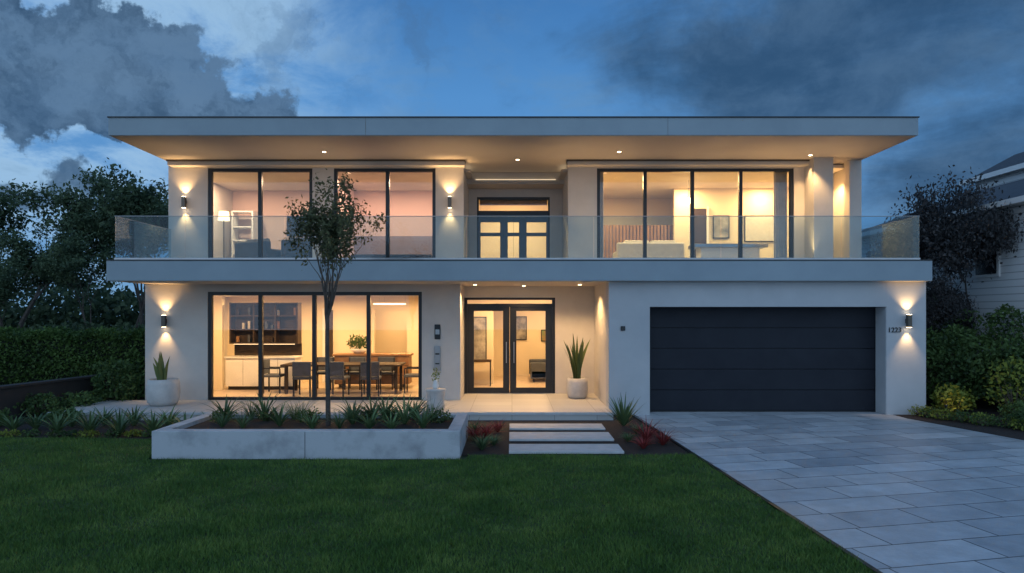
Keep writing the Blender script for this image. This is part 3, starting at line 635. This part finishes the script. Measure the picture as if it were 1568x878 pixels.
# ------------------------------------------------------------ world
w=bpy.data.worlds.new('World'); scene.world=w; w.use_nodes=True; nt=w.node_tree; nt.nodes.clear(); N=nt.nodes.new; L=nt.links.new
out=N('ShaderNodeOutputWorld'); bg=N('ShaderNodeBackground'); L(bg.outputs[0],out.inputs[0])
tc=N('ShaderNodeTexCoord'); nm=N('ShaderNodeVectorMath'); nm.operation='NORMALIZE'; L(tc.outputs['Generated'],nm.inputs[0]); Dv=nm.outputs[0]
sp=N('ShaderNodeSeparateXYZ'); L(Dv,sp.inputs[0])
def M(op,a,b=None,c=None,cl=False):
    n=N('ShaderNodeMath'); n.operation=op; n.use_clamp=cl
    for i,v in enumerate((a,b,c)):
        if v is None: continue
        if isinstance(v,(int,float)): n.inputs[i].default_value=v
        else: L(v,n.inputs[i])
    return n.outputs[0]
def VM(op,a,b):
    n=N('ShaderNodeVectorMath'); n.operation=op
    for i,v in enumerate((a,b)):
        if isinstance(v,tuple): n.inputs[i].default_value=v
        else: L(v,n.inputs[i])
    return n
def smooth(v,a,b,c=0,d=1):
    n=N('ShaderNodeMapRange'); n.interpolation_type='SMOOTHSTEP'; L(v,n.inputs[0])
    for i,x in enumerate((a,b,c,d)): n.inputs[i+1].default_value=x
    return n.outputs[0]
def mix(f,a,b,bt='MIX'):
    n=N('ShaderNodeMix'); n.data_type='RGBA'; n.blend_type=bt
    if isinstance(f,(int,float)): n.inputs[0].default_value=f
    else: L(f,n.inputs[0])
    for i,v in ((6,a),(7,b)):
        if isinstance(v,tuple): n.inputs[i].default_value=(*v,1)
        else: L(v,n.inputs[i])
    return n.outputs[2]
z=sp.outputs[2]
zz=M('ADD',M('MAXIMUM',z,0),.22)
cv=N('ShaderNodeCombineXYZ'); L(M('DIVIDE',sp.outputs[0],zz),cv.inputs[0]); L(M('DIVIDE',sp.outputs[1],zz),cv.inputs[1])
def noise(vec,scale,detail,rough,off=(0,0,0),dist=0,o='Fac'):
    a=VM('ADD',vec,off); n=N('ShaderNodeTexNoise'); n.inputs['Scale'].default_value=scale; n.inputs['Detail'].default_value=detail; n.inputs['Roughness'].default_value=rough; n.inputs['Distortion'].default_value=dist; L(a.outputs[0],n.inputs['Vector']); return n.outputs[o]
nA=noise(cv.outputs[0],2.0,10,.62,(3.1,1.7,0),.4)
nB=noise(cv.outputs[0],3.0,9,.64,(7.7,4.2,2),.3)
wn=noise(Dv,5.5,9,.60,(1.3,2.2,4.1),0,'Color')
wv=VM('MULTIPLY',VM('SUBTRACT',wn,(.5,.5,.5)).outputs[0],(.42,.2,.30))
Dw=VM('ADD',Dv,wv.outputs[0]).outputs[0]
nC=noise(Dw,8,9,.60,(5.2,.3,1.9),.2)
def blob(px,py,rx,rz,hard=False):
    v=Vector((px-784,1045,480-py)).normalized(); s=VM('SUBTRACT',Dw,tuple(v)); m=VM('MULTIPLY',s.outputs[0],(1/rx,1/rx,1/rz)); l=N('ShaderNodeVectorMath'); l.operation='LENGTH'; L(m.outputs[0],l.inputs[0]); return smooth(l.outputs['Value'],1.15 if hard else 1.3,.7 if hard else .2)
cr=N('ShaderNodeValToRGB'); e=cr.color_ramp.elements; e[0].position=0; e[0].color=(.14,.32,.56,1); e[1].position=1; e[1].color=(.05,.16,.38,1)
for p,c in ((.18,(.105,.285,.58)),(.30,(.085,.265,.58)),(.42,(.052,.185,.45))): x=e.new(p); x.color=(*c,1)
L(z,cr.inputs[0])
col=cr.outputs[0]
br=M('MULTIPLY',M('MAXIMUM',blob(60,150,.40,.26),blob(250,20,.26,.14)),smooth(nB,.32,.60)); col=mix(M('MULTIPLY',br,.9),col,(.36,.57,.80))
col=mix(M('MULTIPLY',smooth(nB,.46,.72),.45),col,(.13,.26,.43))
dl=M('MAXIMUM',M('MAXIMUM',blob(110,115,.26,.075,True),blob(280,155,.17,.055,True)),M('MULTIPLY',blob(40,280,.20,.035),.7))
cl=smooth(M('ADD',dl,M('MULTIPLY',M('SUBTRACT',nC,.5),1.2)),.30,.72); cl=M('MULTIPLY',cl,smooth(dl,.02,.3))
shade=mix(smooth(nC,.38,.62),(.034,.080,.155),(.095,.180,.305))
col=mix(M('MULTIPLY',cl,.95),col,shade)
dr=M('MAXIMUM',blob(1340,90,.50,.20),M('MULTIPLY',blob(1540,270,.25,.2),.9))
cr2=smooth(M('ADD',M('MULTIPLY',dr,.55),M('MULTIPLY',nA,.7)),.48,.92)
shade2=mix(smooth(M('ADD',M('MULTIPLY',nC,.4),M('MULTIPLY',nB,.6)),.38,.66),(.022,.065,.140),(.058,.125,.230))
col=mix(M('MULTIPLY',cr2,.92),col,shade2)
wisp=M('MULTIPLY',blob(560,60,.22,.10),smooth(nC,.48,.66)); col=mix(M('MULTIPLY',wisp,.55),col,(.065,.145,.28))
back=smooth(sp.outputs[1],.25,-.5); col=mix(M('MULTIPLY',back,smooth(z,-.05,.5,1,.45)),col,(.68,1.00,1.38))
sky=N('ShaderNodeTexSky'); sky.sky_type='NISHITA'; sky.sun_disc=False; sky.sun_elevation=R(2); sky.sun_rotation=R(200); 
sk=mix(1.0,sky.outputs[0],(.002,.002,.003),'MULTIPLY')
fin=mix(1.0,col,sk,'ADD'); L(fin,bg.inputs[0]); bg.inputs[1].default_value=1.03
sn=bpy.data.lights.new('sun','SUN'); sn.energy=.12; sn.angle=R(25); sn.color=(.80,.88,1); so=bpy.data.objects.new('sun',sn); so.rotation_euler=(R(60),0,R(-20)); link(so)

cam=bpy.data.cameras.new('camera'); cam.sensor_width=36; cam.lens=36*1045/1568; cam.shift_y=41/1568; cam.clip_end=1000; cam.clip_start=.05
co=bpy.data.objects.new('camera',cam); co.location=(0,0,2.25); co.rotation_euler=(R(90),0,0); link(co); scene.camera=co
